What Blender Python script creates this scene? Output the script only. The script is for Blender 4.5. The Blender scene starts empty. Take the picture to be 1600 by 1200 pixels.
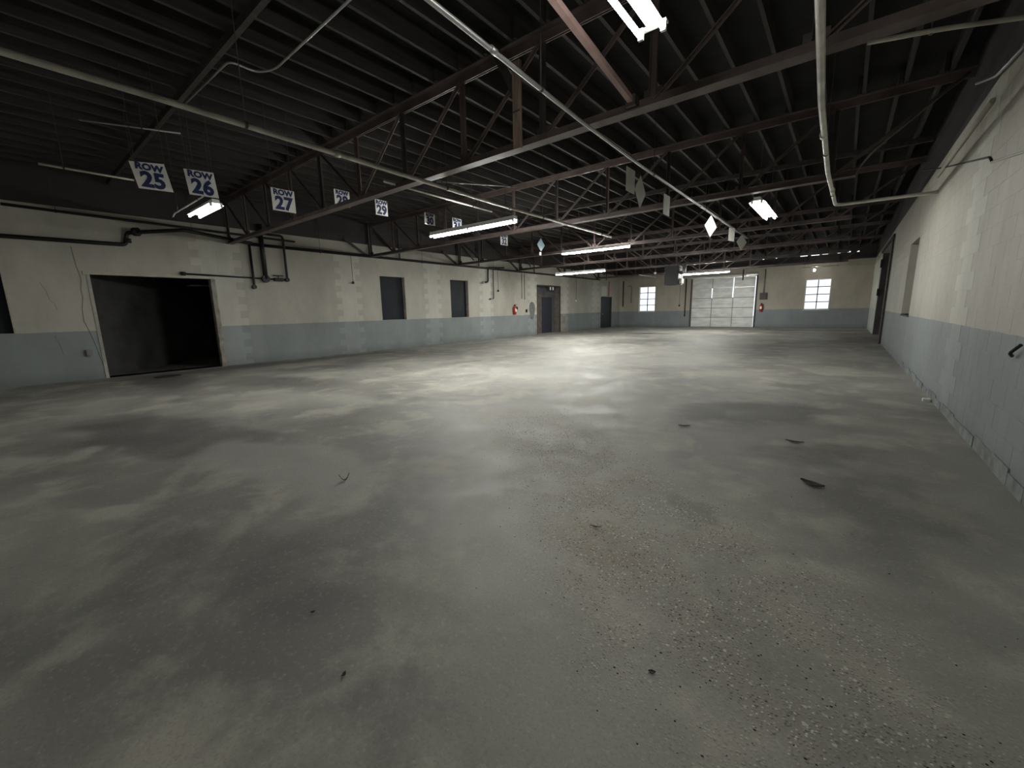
import bpy, bmesh, math, random
from mathutils import Vector, Matrix
random.seed(7)
C = bpy.context.scene.collection
SC = bpy.context.scene

# ------------------------------------------------------------------ camera
H = 1.40
YAW, PITCH, ROLL, FPX = 0.677124, 0.178397, -0.0204275, 639.78
fw = Vector((-math.sin(YAW)*math.cos(PITCH), math.cos(YAW)*math.cos(PITCH), -math.sin(PITCH)))
r0 = Vector((math.cos(YAW), math.sin(YAW), 0)); u0 = r0.cross(fw)
rr = r0*math.cos(ROLL)+u0*math.sin(ROLL); uu = -r0*math.sin(ROLL)+u0*math.cos(ROLL)
cd = bpy.data.cameras.new('camera'); cam = bpy.data.objects.new('camera', cd); C.objects.link(cam)
cd.sensor_width = 36; cd.lens = FPX/1600*36; cd.clip_start = .02; cd.clip_end = 300
M = Matrix((( rr.x, uu.x, -fw.x, 0), (rr.y, uu.y, -fw.y, 0), (rr.z, uu.z, -fw.z, H), (0, 0, 0, 1)))
cam.matrix_world = M
SC.camera = cam

# ------------------------------------------------------------------ world and exposure
W = bpy.data.worlds.new('world'); SC.world = W; W.use_nodes = True
bg = W.node_tree.nodes['Background']; bg.inputs[0].default_value = (.86, .93, 1, 1); bg.inputs[1].default_value = 1.5
SC.view_settings.view_transform = 'Standard'; SC.view_settings.look = 'None'
SC.view_settings.gamma = 1; SC.view_settings.use_curve_mapping = False
SC.view_settings.exposure = 0.0
TUBE = 62.0      # per-lamp strengths are set where each lamp is built

# ------------------------------------------------------------------ dimensions
XL, XR, YF, YN = -13.61, 1.10, 30.49, -1.2
ZC, ZT, CO = 1.12, 4.53, .203          # paint line, joist underside, course height
ZD = ZT+.235
BAY = 4.44

# ------------------------------------------------------------------ materials
def nd(nt, t, **k):
    n = nt.nodes.new(t)
    for a, v in k.items(): setattr(n, a, v)
    return n
def mat(name, col, rough=.6, metal=0, var=.0, scale=6, bump=0, bscale=40, spec=None, emit=None, stretch=None, col2=None):
    m = bpy.data.materials.new(name); m.use_nodes = True; nt = m.node_tree; b = nt.nodes['Principled BSDF']
    b.inputs['Base Color'].default_value = (*col, 1); b.inputs['Roughness'].default_value = rough; b.inputs['Metallic'].default_value = metal
    if spec is not None: b.inputs['Specular IOR Level'].default_value = spec
    L = nt.links
    if var or bump:
        tc = nd(nt, 'ShaderNodeNewGeometry'); vec = tc.outputs['Position']
        if stretch:
            mp = nd(nt, 'ShaderNodeMapping'); mp.inputs['Scale'].default_value = stretch; L.new(vec, mp.inputs[0]); vec = mp.outputs[0]
    if var:
        n = nd(nt, 'ShaderNodeTexNoise'); n.inputs['Scale'].default_value = scale; n.inputs['Detail'].default_value = 5; L.new(vec, n.inputs['Vector'])
        r = nd(nt, 'ShaderNodeMix', data_type='RGBA'); c2 = col2 or tuple(c*(1-var) for c in col)
        r.inputs[6].default_value = (*[min(1, c*(1+var*.3)) for c in col], 1); r.inputs[7].default_value = (*c2, 1)
        mr = nd(nt, 'ShaderNodeMapRange'); mr.inputs[1].default_value = .35; mr.inputs[2].default_value = .68
        L.new(n.outputs[0], mr.inputs[0]); L.new(mr.outputs[0], r.inputs[0]); L.new(r.outputs[2], b.inputs['Base Color'])
    if bump:
        n = nd(nt, 'ShaderNodeTexNoise'); n.inputs['Scale'].default_value = bscale; L.new(vec, n.inputs['Vector'])
        bp = nd(nt, 'ShaderNodeBump'); bp.inputs['Strength'].default_value = bump; bp.inputs['Distance'].default_value = .01
        L.new(n.outputs[0], bp.inputs['Height']); L.new(bp.outputs[0], b.inputs['Normal'])
    if emit:
        b.inputs['Emission Color'].default_value = (*emit[0], 1); b.inputs['Emission Strength'].default_value = emit[1]
    return m

def wall_mat(name, up, low, rough=.55):
    """painted block: upper paint above ZC, grey wainscot paint below, dark strip above 3.82 m"""
    m = bpy.data.materials.new(name); m.use_nodes = True; nt = m.node_tree; L = nt.links; b = nt.nodes['Principled BSDF']
    b.inputs['Roughness'].default_value = rough
    g = nd(nt, 'ShaderNodeNewGeometry'); s = nd(nt, 'ShaderNodeSeparateXYZ'); L.new(g.outputs['Position'], s.inputs[0])
    wob = nd(nt, 'ShaderNodeTexNoise'); wob.inputs['Scale'].default_value = 1.3; L.new(g.outputs['Position'], wob.inputs['Vector'])
    za = nd(nt, 'ShaderNodeMath', operation='MULTIPLY_ADD'); L.new(wob.outputs[0], za.inputs[0]); za.inputs[1].default_value = .03; L.new(s.outputs['Z'], za.inputs[2])
    gt = nd(nt, 'ShaderNodeMath', operation='GREATER_THAN'); L.new(za.outputs[0], gt.inputs[0]); gt.inputs[1].default_value = ZC+.015
    mx = nd(nt, 'ShaderNodeMix', data_type='RGBA'); mx.inputs[6].default_value = (*low, 1); mx.inputs[7].default_value = (*up, 1); L.new(gt.outputs[0], mx.inputs[0])
    gt2 = nd(nt, 'ShaderNodeMath', operation='GREATER_THAN'); L.new(s.outputs['Z'], gt2.inputs[0]); gt2.inputs[1].default_value = 3.82  # wall turns dark above this height
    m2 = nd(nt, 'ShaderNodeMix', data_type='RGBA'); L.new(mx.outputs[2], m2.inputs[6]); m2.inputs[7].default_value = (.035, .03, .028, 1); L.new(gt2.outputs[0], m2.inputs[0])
    # broad grime and fine speckle
    mp = nd(nt, 'ShaderNodeMapping'); mp.inputs['Scale'].default_value = (1, 1, .55); L.new(g.outputs['Position'], mp.inputs[0])
    n = nd(nt, 'ShaderNodeTexNoise'); n.inputs['Scale'].default_value = 1.1; n.inputs['Detail'].default_value = 7; n.inputs['Roughness'].default_value = .65; L.new(mp.outputs[0], n.inputs['Vector'])
    mr = nd(nt, 'ShaderNodeMapRange'); mr.inputs[1].default_value = .3; mr.inputs[2].default_value = .7; mr.inputs[3].default_value = .80; mr.inputs[4].default_value = 1.08
    L.new(n.outputs[0], mr.inputs[0])
    # wall colour darkens towards the floor
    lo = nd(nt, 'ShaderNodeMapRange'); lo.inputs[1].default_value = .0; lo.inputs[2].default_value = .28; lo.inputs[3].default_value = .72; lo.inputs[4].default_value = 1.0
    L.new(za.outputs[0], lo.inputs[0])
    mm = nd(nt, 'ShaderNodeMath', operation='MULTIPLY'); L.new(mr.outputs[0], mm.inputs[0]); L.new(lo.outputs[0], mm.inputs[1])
    mv = nd(nt, 'ShaderNodeVectorMath', operation='SCALE'); L.new(m2.outputs[2], mv.inputs[0]); L.new(mm.outputs[0], mv.inputs['Scale'])
    L.new(mv.outputs[0], b.inputs['Base Color'])
    f = nd(nt, 'ShaderNodeTexNoise'); f.inputs['Scale'].default_value = 45; f.inputs['Detail'].default_value = 4; L.new(g.outputs['Position'], f.inputs['Vector'])
    bp = nd(nt, 'ShaderNodeBump'); bp.inputs['Strength'].default_value = .25; bp.inputs['Distance'].default_value = .006
    L.new(f.outputs[0], bp.inputs['Height']); L.new(bp.outputs[0], b.inputs['Normal'])
    return m

LOW = (.25, .278, .28)
PAINT = wall_mat('painted_block', (.47, .455, .395), LOW)
PALE = wall_mat('pale_patched_block', (.56, .55, .485), (.305, .335, .34))
FARP = wall_mat('far_wall_paint', (.40, .37, .305), (.22, .245, .255))
WHITEP = wall_mat('whitewashed_block', (.78, .78, .70), (.66, .69, .65))
STEEL = mat('primer_red_steel', (.108, .078, .074), .5, 0, .45, 3)
DARKSTEEL = mat('dark_brown_steel', (.055, .045, .042), .55, 0, .3, 4)
WOOD = mat('old_joist_wood', (.040, .035, .032), .8, 0, .45, 2.5, stretch=(6, .4, 6))
DECK = mat('dark_roof_boards', (.016, .015, .016), .9, 0, .4, 3)
BLACKPIPE = mat('black_iron_pipe', (.02, .02, .022), .45, .3)
GREYPIPE = mat('painted_grey_pipe', (.50, .48, .42), .4, .1, .35, 4)
WHITEPIPE = mat('white_painted_pipe', (.72, .70, .64), .35, 0, .25, 5)
GALV = mat('galvanised_conduit', (.42, .42, .42), .35, .7)
WIRE = mat('hanger_wire', (.07, .068, .065), .5, .5)
WHITE = mat('white_enamel', (.82, .83, .82), .35)
CONC = mat('rough_concrete', (.33, .31, .27), .85, 0, .35, 5, .5, 30)
GAP = mat('mortar', (.30, .30, .27), .9)
DPANEL = mat('dark_blue_grey_board', (.016, .021, .027), .6, 0, .2, 2, spec=.22)
DARKDOOR = mat('dark_green_door', (.030, .038, .040), .55, 0, .3, 3)
BROWN = mat('brown_painted_jamb', (.14, .115, .10), .7, 0, .3, 4)
SIGNW = mat('white_sign_board', (.80, .80, .77), .45, 0, .08, 5)
SIGNG = mat('grey_sign_back', (.50, .51, .47), .55, 0, .1, 5)  # plain grey for the blank signs
NAVY = mat('navy_lettering', (.012, .022, .11), .5)
SKYB = mat('pale_blue_print', (.16, .30, .42), .4, 0, .5, 30)
RED = mat('red_enamel', (.45, .02, .02), .35)
LBL = mat('white_label', (.85, .85, .82), .5)
BLACK = mat('black_rubber', (.012, .012, .012), .6)
GREYBOX = mat('grey_electrical_box', (.22, .22, .21), .5, .2)
LEAF = mat('dry_dark_leaf', (.035, .028, .022), .8)
STRAPM = mat('light_chip', (.50, .485, .44), .7)
DIRT = mat('dark_oily_dirt', (.03, .028, .025), .7)
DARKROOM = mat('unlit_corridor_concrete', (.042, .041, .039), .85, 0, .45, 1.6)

def glow(name, s, col=(1, .995, .93)):
    m = bpy.data.materials.new(name); m.use_nodes = True; nt = m.node_tree
    nt.nodes.remove(nt.nodes['Principled BSDF']); e = nd(nt, 'ShaderNodeEmission')
    e.inputs[0].default_value = (*col, 1); e.inputs[1].default_value = s
    nt.links.new(e.outputs[0], nt.nodes['Material Output'].inputs[0]); return m
def tube_glow(k): return glow('lit_fluorescent_tube', TUBE*k)
BULBM = glow('lit_bulb', 90, (1, .95, .85))

# galvanised overhead-door panel with ribs of dirt
GPANEL = mat('pale_ribbed_door_metal', (.62, .65, .635), .45, .1, .35, 1.6, stretch=(1, 1, 3), col2=(.50, .51, .485))
# frosted glazing
FG = bpy.data.materials.new('hazy_window_glass'); FG.use_nodes = True
_b = FG.node_tree.nodes['Principled BSDF']; _b.inputs['Base Color'].default_value = (.95, .98, 1, 1); _b.inputs['Roughness'].default_value = .25
_b.inputs['Transmission Weight'].default_value = 1; _b.inputs['IOR'].default_value = 1.05

def floor_mat():
    m = bpy.data.materials.new('stained_concrete_floor'); m.use_nodes = True; nt = m.node_tree; L = nt.links; b = nt.nodes['Principled BSDF']
    g = nd(nt, 'ShaderNodeNewGeometry'); P = g.outputs['Position']
    def noise(s, d=6, r=.6, dist=0, vec=P):
        n = nd(nt, 'ShaderNodeTexNoise'); n.inputs['Scale'].default_value = s; n.inputs['Detail'].default_value = d
        n.inputs['Roughness'].default_value = r; n.inputs['Distortion'].default_value = dist; L.new(vec, n.inputs['Vector']); return n.outputs[0]
    def mr(v, a, c, o0, o1, smooth=True):
        n = nd(nt, 'ShaderNodeMapRange'); n.interpolation_type = 'SMOOTHSTEP' if smooth else 'LINEAR'
        n.inputs[1].default_value = a; n.inputs[2].default_value = c; n.inputs[3].default_value = o0; n.inputs[4].default_value = o1
        L.new(v, n.inputs[0]); return n.outputs[0]
    def math_(op, a, c):
        n = nd(nt, 'ShaderNodeMath', operation=op)
        for i, v in enumerate((a, c)):
            if isinstance(v, (int, float)): n.inputs[i].default_value = v
            else: L.new(v, n.inputs[i])
        return n.outputs[0]
    def mix(f, a, c):
        n = nd(nt, 'ShaderNodeMix', data_type='RGBA')
        for i, v in ((0, f), (6, a), (7, c)):
            if isinstance(v, tuple): n.inputs[i].default_value = (*v, 1)
            elif isinstance(v, (int, float)): n.inputs[i].default_value = v
            else: L.new(v, n.inputs[i])
        return n.outputs[2]
    big = noise(.38, 5, .55, .6); mid = noise(1.5, 7, .62, .3); fine = noise(14, 6, .7)
    col = mix(mr(big, .36, .66, 0, 1), (.32, .315, .285), (.185, .18, .168))
    col = mix(math_('MULTIPLY', mr(mid, .46, .64, 0, 1), .52), col, (.50, .48, .41))
    col = mix(math_('MULTIPLY', mr(noise(.8, 5, .6, .5), .50, .70, 0, 1), .5), col, (.12, .118, .112))
    # distorted coordinates for the stains with a shape of their own
    nv = nd(nt, 'ShaderNodeTexNoise'); nv.inputs['Scale'].default_value = 1.7; nv.inputs['Detail'].default_value = 5; L.new(P, nv.inputs['Vector'])
    sc = nd(nt, 'ShaderNodeVectorMath', operation='MULTIPLY_ADD'); L.new(nv.outputs['Color'], sc.inputs[0]); sc.inputs[1].default_value = (.9, .9, 0)
    sb = nd(nt, 'ShaderNodeVectorMath', operation='SUBTRACT'); L.new(P, sb.inputs[0]); sb.inputs[1].default_value = (.45, .45, 0); L.new(sb.outputs[0], sc.inputs[2])
    Q = sc.outputs[0]
    def blob(cx, cy, rx, ry, rot, e0=1.0, e1=.75):
        mp = nd(nt, 'ShaderNodeMapping'); mp.vector_type = 'TEXTURE'
        mp.inputs['Location'].default_value = (cx, cy, 0); mp.inputs['Rotation'].default_value = (0, 0, rot); mp.inputs['Scale'].default_value = (rx, ry, 1000)
        L.new(Q, mp.inputs[0]); n = nd(nt, 'ShaderNodeVectorMath', operation='LENGTH'); L.new(mp.outputs[0], n.inputs[0])
        return mr(n.outputs['Value'], e1, e0, 1, 0)
    for (cx, cy, rx, ry, rot, c, s, e1) in STAINS:
        col = mix(math_('MULTIPLY', blob(cx, cy, rx, ry, rot, 1.0, e1), s), col, c)
    # worn strip with bared aggregate
    mp = nd(nt, 'ShaderNodeMapping'); mp.vector_type = 'TEXTURE'; mp.inputs['Location'].default_value = (-1.15, 2.62, 0)
    mp.inputs['Rotation'].default_value = (0, 0, math.atan2(-3.0, 3.6)); mp.inputs['Scale'].default_value = (3.6, .92, 1000)
    L.new(Q, mp.inputs[0]); ln = nd(nt, 'ShaderNodeVectorMath', operation='LENGTH'); L.new(mp.outputs[0], ln.inputs[0])
    worn = mr(ln.outputs['Value'], .35, 1.05, 1, 0)
    patch = mr(noise(3.2, 4, .6), .36, .56, .15, 1)
    worn = math_('MULTIPLY', worn, patch)
    v = nd(nt, 'ShaderNodeTexVoronoi'); v.inputs['Scale'].default_value = 78; L.new(P, v.inputs['Vector'])
    vs = nd(nt, 'ShaderNodeSeparateColor'); L.new(v.outputs['Color'], vs.inputs[0])
    inside = mr(v.outputs['Distance'], .25, .48, 1, 0)
    bright = math_('MULTIPLY', mr(vs.outputs[0], .72, .86, 0, 1), inside)
    dark = math_('MULTIPLY', mr(vs.outputs[1], .72, .86, 0, 1), inside)
    col = mix(math_('MULTIPLY', worn, .45), col, (.30, .28, .235))
    rusty = math_('MULTIPLY', mr(noise(1.2, 3, .5), .55, .7, 0, 1), worn)
    col = mix(math_('MULTIPLY', rusty, .5), col, (.30, .215, .15))
    col = mix(math_('MULTIPLY', math_('MULTIPLY', dark, worn), .85), col, (.075, .07, .065))
    col = mix(math_('MULTIPLY', math_('MULTIPLY', bright, worn), .9), col, (.68, .66, .60))
    v2 = nd(nt, 'ShaderNodeTexVoronoi'); v2.inputs['Scale'].default_value = 36; L.new(P, v2.inputs['Vector'])
    v2s = nd(nt, 'ShaderNodeSeparateColor'); L.new(v2.outputs['Color'], v2s.inputs[0])
    in2 = math_('MULTIPLY', mr(v2.outputs['Distance'], .20, .36, 1, 0), worn)
    col = mix(math_('MULTIPLY', math_('MULTIPLY', mr(v2s.outputs[0], .84, .9, 0, 1), in2), .85), col, (.62, .60, .53))
    col = mix(math_('MULTIPLY', math_('MULTIPLY', mr(v2s.outputs[1], .82, .9, 0, 1), in2), .7), col, (.09, .085, .075))
    col = mix(mr(fine, .62, .82, 0, .35), col, (.12, .115, .10))
    sp = nd(nt, 'ShaderNodeTexVoronoi'); sp.inputs['Scale'].default_value = 5.0; L.new(P, sp.inputs['Vector'])
    col = mix(mr(sp.outputs['Distance'], .02, .05, .7, 0), col, (.07, .065, .06))
    col = mix(mr(noise(70, 4, .7), .45, .75, 0, .45), col, (.13, .125, .115))
    col = mix(mr(noise(38, 4, .7), .52, .8, 0, .45), col, (.50, .49, .45))
    L.new(col, b.inputs['Base Color'])
    rg = mr(mid, .35, .65, .56, .74); L.new(math_('ADD', rg, math_('MULTIPLY', worn, .08)), b.inputs['Roughness'])
    b.inputs['Specular IOR Level'].default_value = .45
    hgt = math_('ADD', math_('MULTIPLY', fine, .12), math_('MULTIPLY', math_('MULTIPLY', worn, mr(v.outputs['Distance'], 0, .5, 1, 0)), .9))
    hgt = math_('ADD', hgt, math_('MULTIPLY', noise(90, 3, .6), .10))
    bp = nd(nt, 'ShaderNodeBump'); bp.inputs['Strength'].default_value = .6; bp.inputs['Distance'].default_value = .008
    L.new(hgt, bp.inputs['Height']); L.new(bp.outputs[0], b.inputs['Normal'])
    return m
DK = (.085, .083, .080); LT = (.37, .365, .34)
STAINS = [  # cx, cy, rx, ry, rotation, colour, strength, soft edge start
    (-6.2, 1.15, 2.6, .75, .25, DK, .75, .5), (-4.1, 1.55, 1.5, .62, .2, LT, .55, .6), (-0.9, 6.1, 1.3, .8, .9, DK, .75, .55),
    (-0.1, 4.7, .9, .45, .6, DK, .55, .4), (-8.0, 22.3, 1.5, .45, 0, (.03, .03, .032), .9, .6), (-2.0, 27.5, 4.5, 1.0, 0, DK, .6, .4),
    (-9.3, 3.6, 2.6, .8, .3, DK, .5, .4), (-2.4, .75, 1.6, .4, .3, DK, .5, .3), (-12.9, 5.4, .6, 5.0, 0, DK, .7, .5), (-11.5, 2.2, 2.2, .7, 0, DK, .8, .3),
    (-1.9, 3.0, .7, .5, 0, LT, .4, .3), (-5.0, 7.6, 2.6, 1.1, 0, LT, .5, .3), (-4.0, 11.0, 2.8, 1.1, .2, LT, .45, .3), (-7.0, 17.5, 4.2, .8, 0, DK, .4, .4),
    (.35, 3.7, .5, 1.3, 0, DK, .45, .3), (-0.75, 2.95, .33, .16, -.7, (.17, .17, .155), .8, .6), (-3.2, 4.6, .8, .35, 0, LT, .45, .3)]
FLOOR = floor_mat()

# ------------------------------------------------------------------ mesh helpers
class MB:
    def __init__(s): s.v = []; s.f = []; s.m = []
    def box(s, a, b, mi=0, skip=()):
        x0, y0, z0 = a; x1, y1, z1 = b; n = len(s.v)
        s.v += [(x0, y0, z0), (x1, y0, z0), (x1, y1, z0), (x0, y1, z0), (x0, y0, z1), (x1, y0, z1), (x1, y1, z1), (x0, y1, z1)]
        for k, q in (('-z', (0, 3, 2, 1)), ('+z', (4, 5, 6, 7)), ('-y', (0, 1, 5, 4)), ('+x', (1, 2, 6, 5)), ('+y', (2, 3, 7, 6)), ('-x', (3, 0, 4, 7))):
            if k not in skip: s.f.append(tuple(n+i for i in q)); s.m.append(mi)
        return s
    def bar(s, p, q, w, h, up=(0, 0, 1), mi=0):
        p = Vector(p); q = Vector(q); d = (q-p).normalized(); up = Vector(up)
        if abs(d.dot(up)) > .98: up = Vector((0, 1, 0))
        a = d.cross(up).normalized()*w/2; b = a.cross(d).normalized()*h/2; n = len(s.v)
        for c in (p, q):
            for sa, sb in ((-1, -1), (1, -1), (1, 1), (-1, 1)): s.v.append(tuple(c+a*sa+b*sb))
        for f in ((3, 2, 1, 0), (4, 5, 6, 7), (0, 1, 5, 4), (1, 2, 6, 5), (2, 3, 7, 6), (3, 0, 4, 7)): s.f.append(tuple(n+i for i in f)); s.m.append(mi)
        return s
    def tube(s, pts, r, n=8, mi=0, caps=True):
        pts = [Vector(p) for p in pts]; rs = r if isinstance(r, (list, tuple)) else [r]*len(pts)
        base = len(s.v); prev = None
        for i, p in enumerate(pts):
            d = ((pts[min(i+1, len(pts)-1)]-pts[max(i-1, 0)])).normalized()
            if prev is None:
                a = d.cross(Vector((0, 0, 1))) if abs(d.z) < .9 else d.cross(Vector((1, 0, 0)))
            else: a = prev-d*prev.dot(d)
            a.normalize(); prev = a; b = d.cross(a)
            for k in range(n):
                t = 2*math.pi*k/n; s.v.append(tuple(p+a*math.cos(t)*rs[i]+b*math.sin(t)*rs[i]))
        for i in range(len(pts)-1):
            for k in range(n):
                s.f.append((base+i*n+k, base+i*n+(k+1) % n, base+(i+1)*n+(k+1) % n, base+(i+1)*n+k)); s.m.append(mi)
        if caps:
            s.f.append(tuple(base+k for k in reversed(range(n)))); s.m.append(mi)
            e = base+(len(pts)-1)*n; s.f.append(tuple(e+k for k in range(n))); s.m.append(mi)
        return s
    def poly(s, pts, th, nrm, mi=0):
        """flat plate: outline pts (world), thickness th along nrm"""
        nrm = Vector(nrm).normalized()*th/2; n = len(s.v); k = len(pts)
        s.v += [tuple(Vector(p)+nrm) for p in pts]+[tuple(Vector(p)-nrm) for p in pts]
        s.f += [tuple(range(n, n+k)), tuple(reversed(range(n+k, n+2*k)))]+[(n+i, n+k+i, n+k+(i+1) % k, n+(i+1) % k) for i in range(k)]
        s.m += [mi]*(k+2); return s
    def mesh(s, name, mats, smooth=False):
        me = bpy.data.meshes.new(name); me.from_pydata(s.v, [], s.f)
        for m in (mats if isinstance(mats, (list, tuple)) else [mats]): me.materials.append(m)
        me.polygons.foreach_set('material_index', s.m)
        if smooth: me.polygons.foreach_set('use_smooth', [len(f) < 5 for f in s.f])
        me.update(); return me
    def build(s, name, mats, parent=None, smooth=False, loc=(0, 0, 0)):
        return link(name, s.mesh(name, mats, smooth), parent, loc)
def link(name, me, parent=None, loc=(0, 0, 0)):
    o = bpy.data.objects.new(name, me); C.objects.link(o); o.location = loc
    if parent: o.parent = parent
    return o
def tag(o, label=None, cat=None, group=None, kind=None):
    if label: o['label'] = label
    if cat: o['category'] = cat
    if group: o['group'] = group
    if kind: o['kind'] = kind
    return o
def empty(name, loc, label=None, cat=None, group=None, kind=None, rz=0):
    o = bpy.data.objects.new(name, None); C.objects.link(o); o.location = loc; o.rotation_euler.z = rz; o.empty_display_size = .1
    return tag(o, label, cat, group, kind)
def bend(pts, rad=.06, n=4):
    """round the corners of a polyline"""
    P = [Vector(p) for p in pts]; out = [P[0]]
    for i in range(1, len(P)-1):
        a = (P[i-1]-P[i]); b = (P[i+1]-P[i]); ra = min(rad, a.length*.45, b.length*.45); a.normalize(); b.normalize()
        s, e = P[i]+a*ra, P[i]+b*ra
        for k in range(n+1):
            t = k/n; out.append((1-t)**2*s+2*t*(1-t)*P[i]+t*t*e)
    out.append(P[-1]); return out

# ------------------------------------------------------------------ floor, ceiling
f = MB().box((XL-.40, YN, -.12), (XR+.34, YF+.25, 0)).build('floor', FLOOR); tag(f, 'stained grey concrete floor with a worn pebbly strip', kind='structure')
ceil = MB().box((XL-.3, YN-.2, ZD), (XR+.3, YF+.2, ZD+.06)).build('ceiling', DECK); tag(ceil, 'dark board roof deck carried on wooden joists', kind='structure')
bays = [YN]+[BAY*i for i in range(1, 7)]+[YF]
cache = {}
for i in range(7):
    a, b = bays[i], bays[i+1]; a2 = a-.14 if i else a+.02; b2 = b+.14 if i < 6 else b-.02
    key = round(b2-a2, 3)
    if key not in cache: cache[key] = MB().box((-.022, 0, 0), (.022, b2-a2, .233)).mesh('joist', WOOD)
    x = -3.81-.463*20+(.030 if i % 2 else -.030)
    while x < XR-.08:
        if x > XL+.1: link('joist', cache[key], ceil, (x, a2, ZT+.001))
        x += .463
# bridging boards between joists
for y, x0, x1 in ((2.14, XL+.05, XR-.05), (11.75, XL+.05, XR-.05), (20.0, XL+.05, XR-.05)):
    MB().box((x0, y-.03, ZT-.10), (x1, y+.03, ZT-.002)).build('bridging_board', WOOD, ceil)

# ------------------------------------------------------------------ block walls
def courses():
    z = ZC; out = []
    zs = [ZC-CO*6+.0]
    k = -6
    while ZC+k*CO < ZD: out.append((max(0, ZC+k*CO), min(ZD, ZC+(k+1)*CO), k)); k += 1
    return [c for c in out if c[1]-c[0] > .02]
J = .0025
def block_wall(name, axis, pos, into, u0, u1, holes, bands, base_mat, pale_mat, label, thick=.20, pale_zone=None):
    """axis 'x': wall plane x=pos running along y; axis 'y': plane y=pos running along x. into=+1/-1: side away from the room"""
    def P(u, z, d):     # d = distance into the wall (negative = proud)
        return (pos+into*d, u, z) if axis == 'x' else (u, pos+into*d, z)
    # backing slab, cut round the holes by a grid
    us = sorted({u0, u1, *[h[0] for h in holes], *[h[1] for h in holes]}); zs = sorted({0, ZD, *[h[2] for h in holes], *[h[3] for h in holes]})
    mb = MB()
    for a, b in zip(us, us[1:]):
        for c, d in zip(zs, zs[1:]):
            if any(h[0] <= (a+b)/2 <= h[1] and h[2] <= (c+d)/2 <= h[3] for h in holes): continue
            p, q = P(a, c, .0015), P(b, d, thick); mb.box(tuple(map(min, p, q)), tuple(map(max, p, q)))
    root = mb.build(name, base_mat); tag(root, label, kind='structure')
    rects = []
    for (z0, z1, k) in courses():
        spans = [(h[0], h[1]) for h in holes if h[2] < z1-.01 and h[3] > z0+.01]
        pal = []
        for (c, half, ztop) in bands:
            if z0 > ztop: continue
            wdt = half if k % 2 == 0 else half-.20
            pal.append((c-wdt, c+wdt, k % 2 == 0))
        def cut(lo, hi, gaps):
            seg = [(lo, hi)]
            for g in gaps:
                seg = [s for a, b in seg for s in ((a, min(b, g[0])), (max(a, g[1]), b)) if s[1]-s[0] > .02]
            return seg
        base = cut(u0, u1, spans+[(p[0], p[1]) for p in pal])
        off = .203 if k % 2 else 0
        for a, b in base:
            n0 = math.floor((a-off)/.406)
            u = n0*.406+off
            while u < b:
                l, r = max(a, u), min(b, u+.406)
                if r-l > .03: rects.append((l, r, z0, z1, 0))
                u += .406
        for p in pal:
            for a, b in cut(max(p[0], u0), min(p[1], u1), spans):
                n = max(1, round((b-a)/.45))
                for i in range(n): rects.append((a+(b-a)*i/n, a+(b-a)*(i+1)/n, z0, z1, 1))
    if pale_zone: rects = [(a, b, c, d, (1 if pale_zone(a, b, c, d) else m)) for a, b, c, d, m in rects]
    def size(r):
        c = Vector(P((r[0]+r[1])/2, (r[2]+r[3])/2, 0)); dv = c-Vector((0, 0, H)); dist = dv.length
        if dv.dot(fw) < .2: return 0
        px, py = dv.dot(rr)/dv.dot(fw)*FPX, dv.dot(uu)/dv.dot(fw)*FPX
        if abs(px) > 830 or abs(py) > 640: return 0
        return (r[1]-r[0])*(r[3]-r[2])*abs((dv/dist)[0 if axis == 'x' else 1])/dist**2
    if pale_zone is None:
        pass
    rects = [r for r in rects if r[2] < 3.9 or True]
    rects.sort(key=lambda r: -size(r)*(1.0 if r[2] < 3.85 else .01))
    near, far = rects[:290], rects[290:]
    mats = [base_mat, pale_mat]; cc = {}
    for a, b, c, d, m in near:
        w, h = round(b-a-J, 3), round(d-c-J, 3)
        key = (w, h, m)
        dep = .0035
        if key not in cc:
            mbb = MB(); q = (.001, 0, 0) if axis == 'x' else (0, .001, 0)
            e = .004
            # pillow-edged block face: outer ring at the mortar, inner face proud
            ring = [(0, 0), (w, 0), (w, h), (0, h)]; inn = [(e, e), (w-e, e), (w-e, h-e), (e, h-e)]
            def Q(u, z, dd): return (into*dd, u, z) if axis == 'x' else (u, into*dd, z)
            mbb.v = [Q(u, z, .0025) for u, z in ring]+[Q(u, z, 0) for u, z in ring]+[Q(u, z, -.0006) for u, z in inn]
            fs = [(8, 9, 10, 11)]
            for i in range(4):
                j = (i+1) % 4; fs += [(i, j, 4+j, 4+i), (4+i, 4+j, 8+j, 8+i)]
            if (axis == 'x') == (into > 0): fs = [tuple(reversed(x)) for x in fs]
            mbb.f = fs; mbb.m = [0]*len(fs); cc[key] = mbb.mesh('block', mats[m])
        o = link('block', cc[key], root, P(a+J/2, c+J/2, random.uniform(-.0003, .0002)))
    if far:
        mbb = MB()
        for a, b, c, d, m in far:
            p, q = P(a+J/2, c+J/2, -.0006), P(b-J/2, d-J/2, .003)
            sk = {('x', 1): '+x', ('x', -1): '-x', ('y', 1): '+y', ('y', -1): '-y'}[(axis, into)]
            mbb.box(tuple(map(min, p, q)), tuple(map(max, p, q)), m, skip=(sk,))
        s = mbb.build('block_field', mats, root); s['kind'] = 'stuff'
    return root

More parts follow.
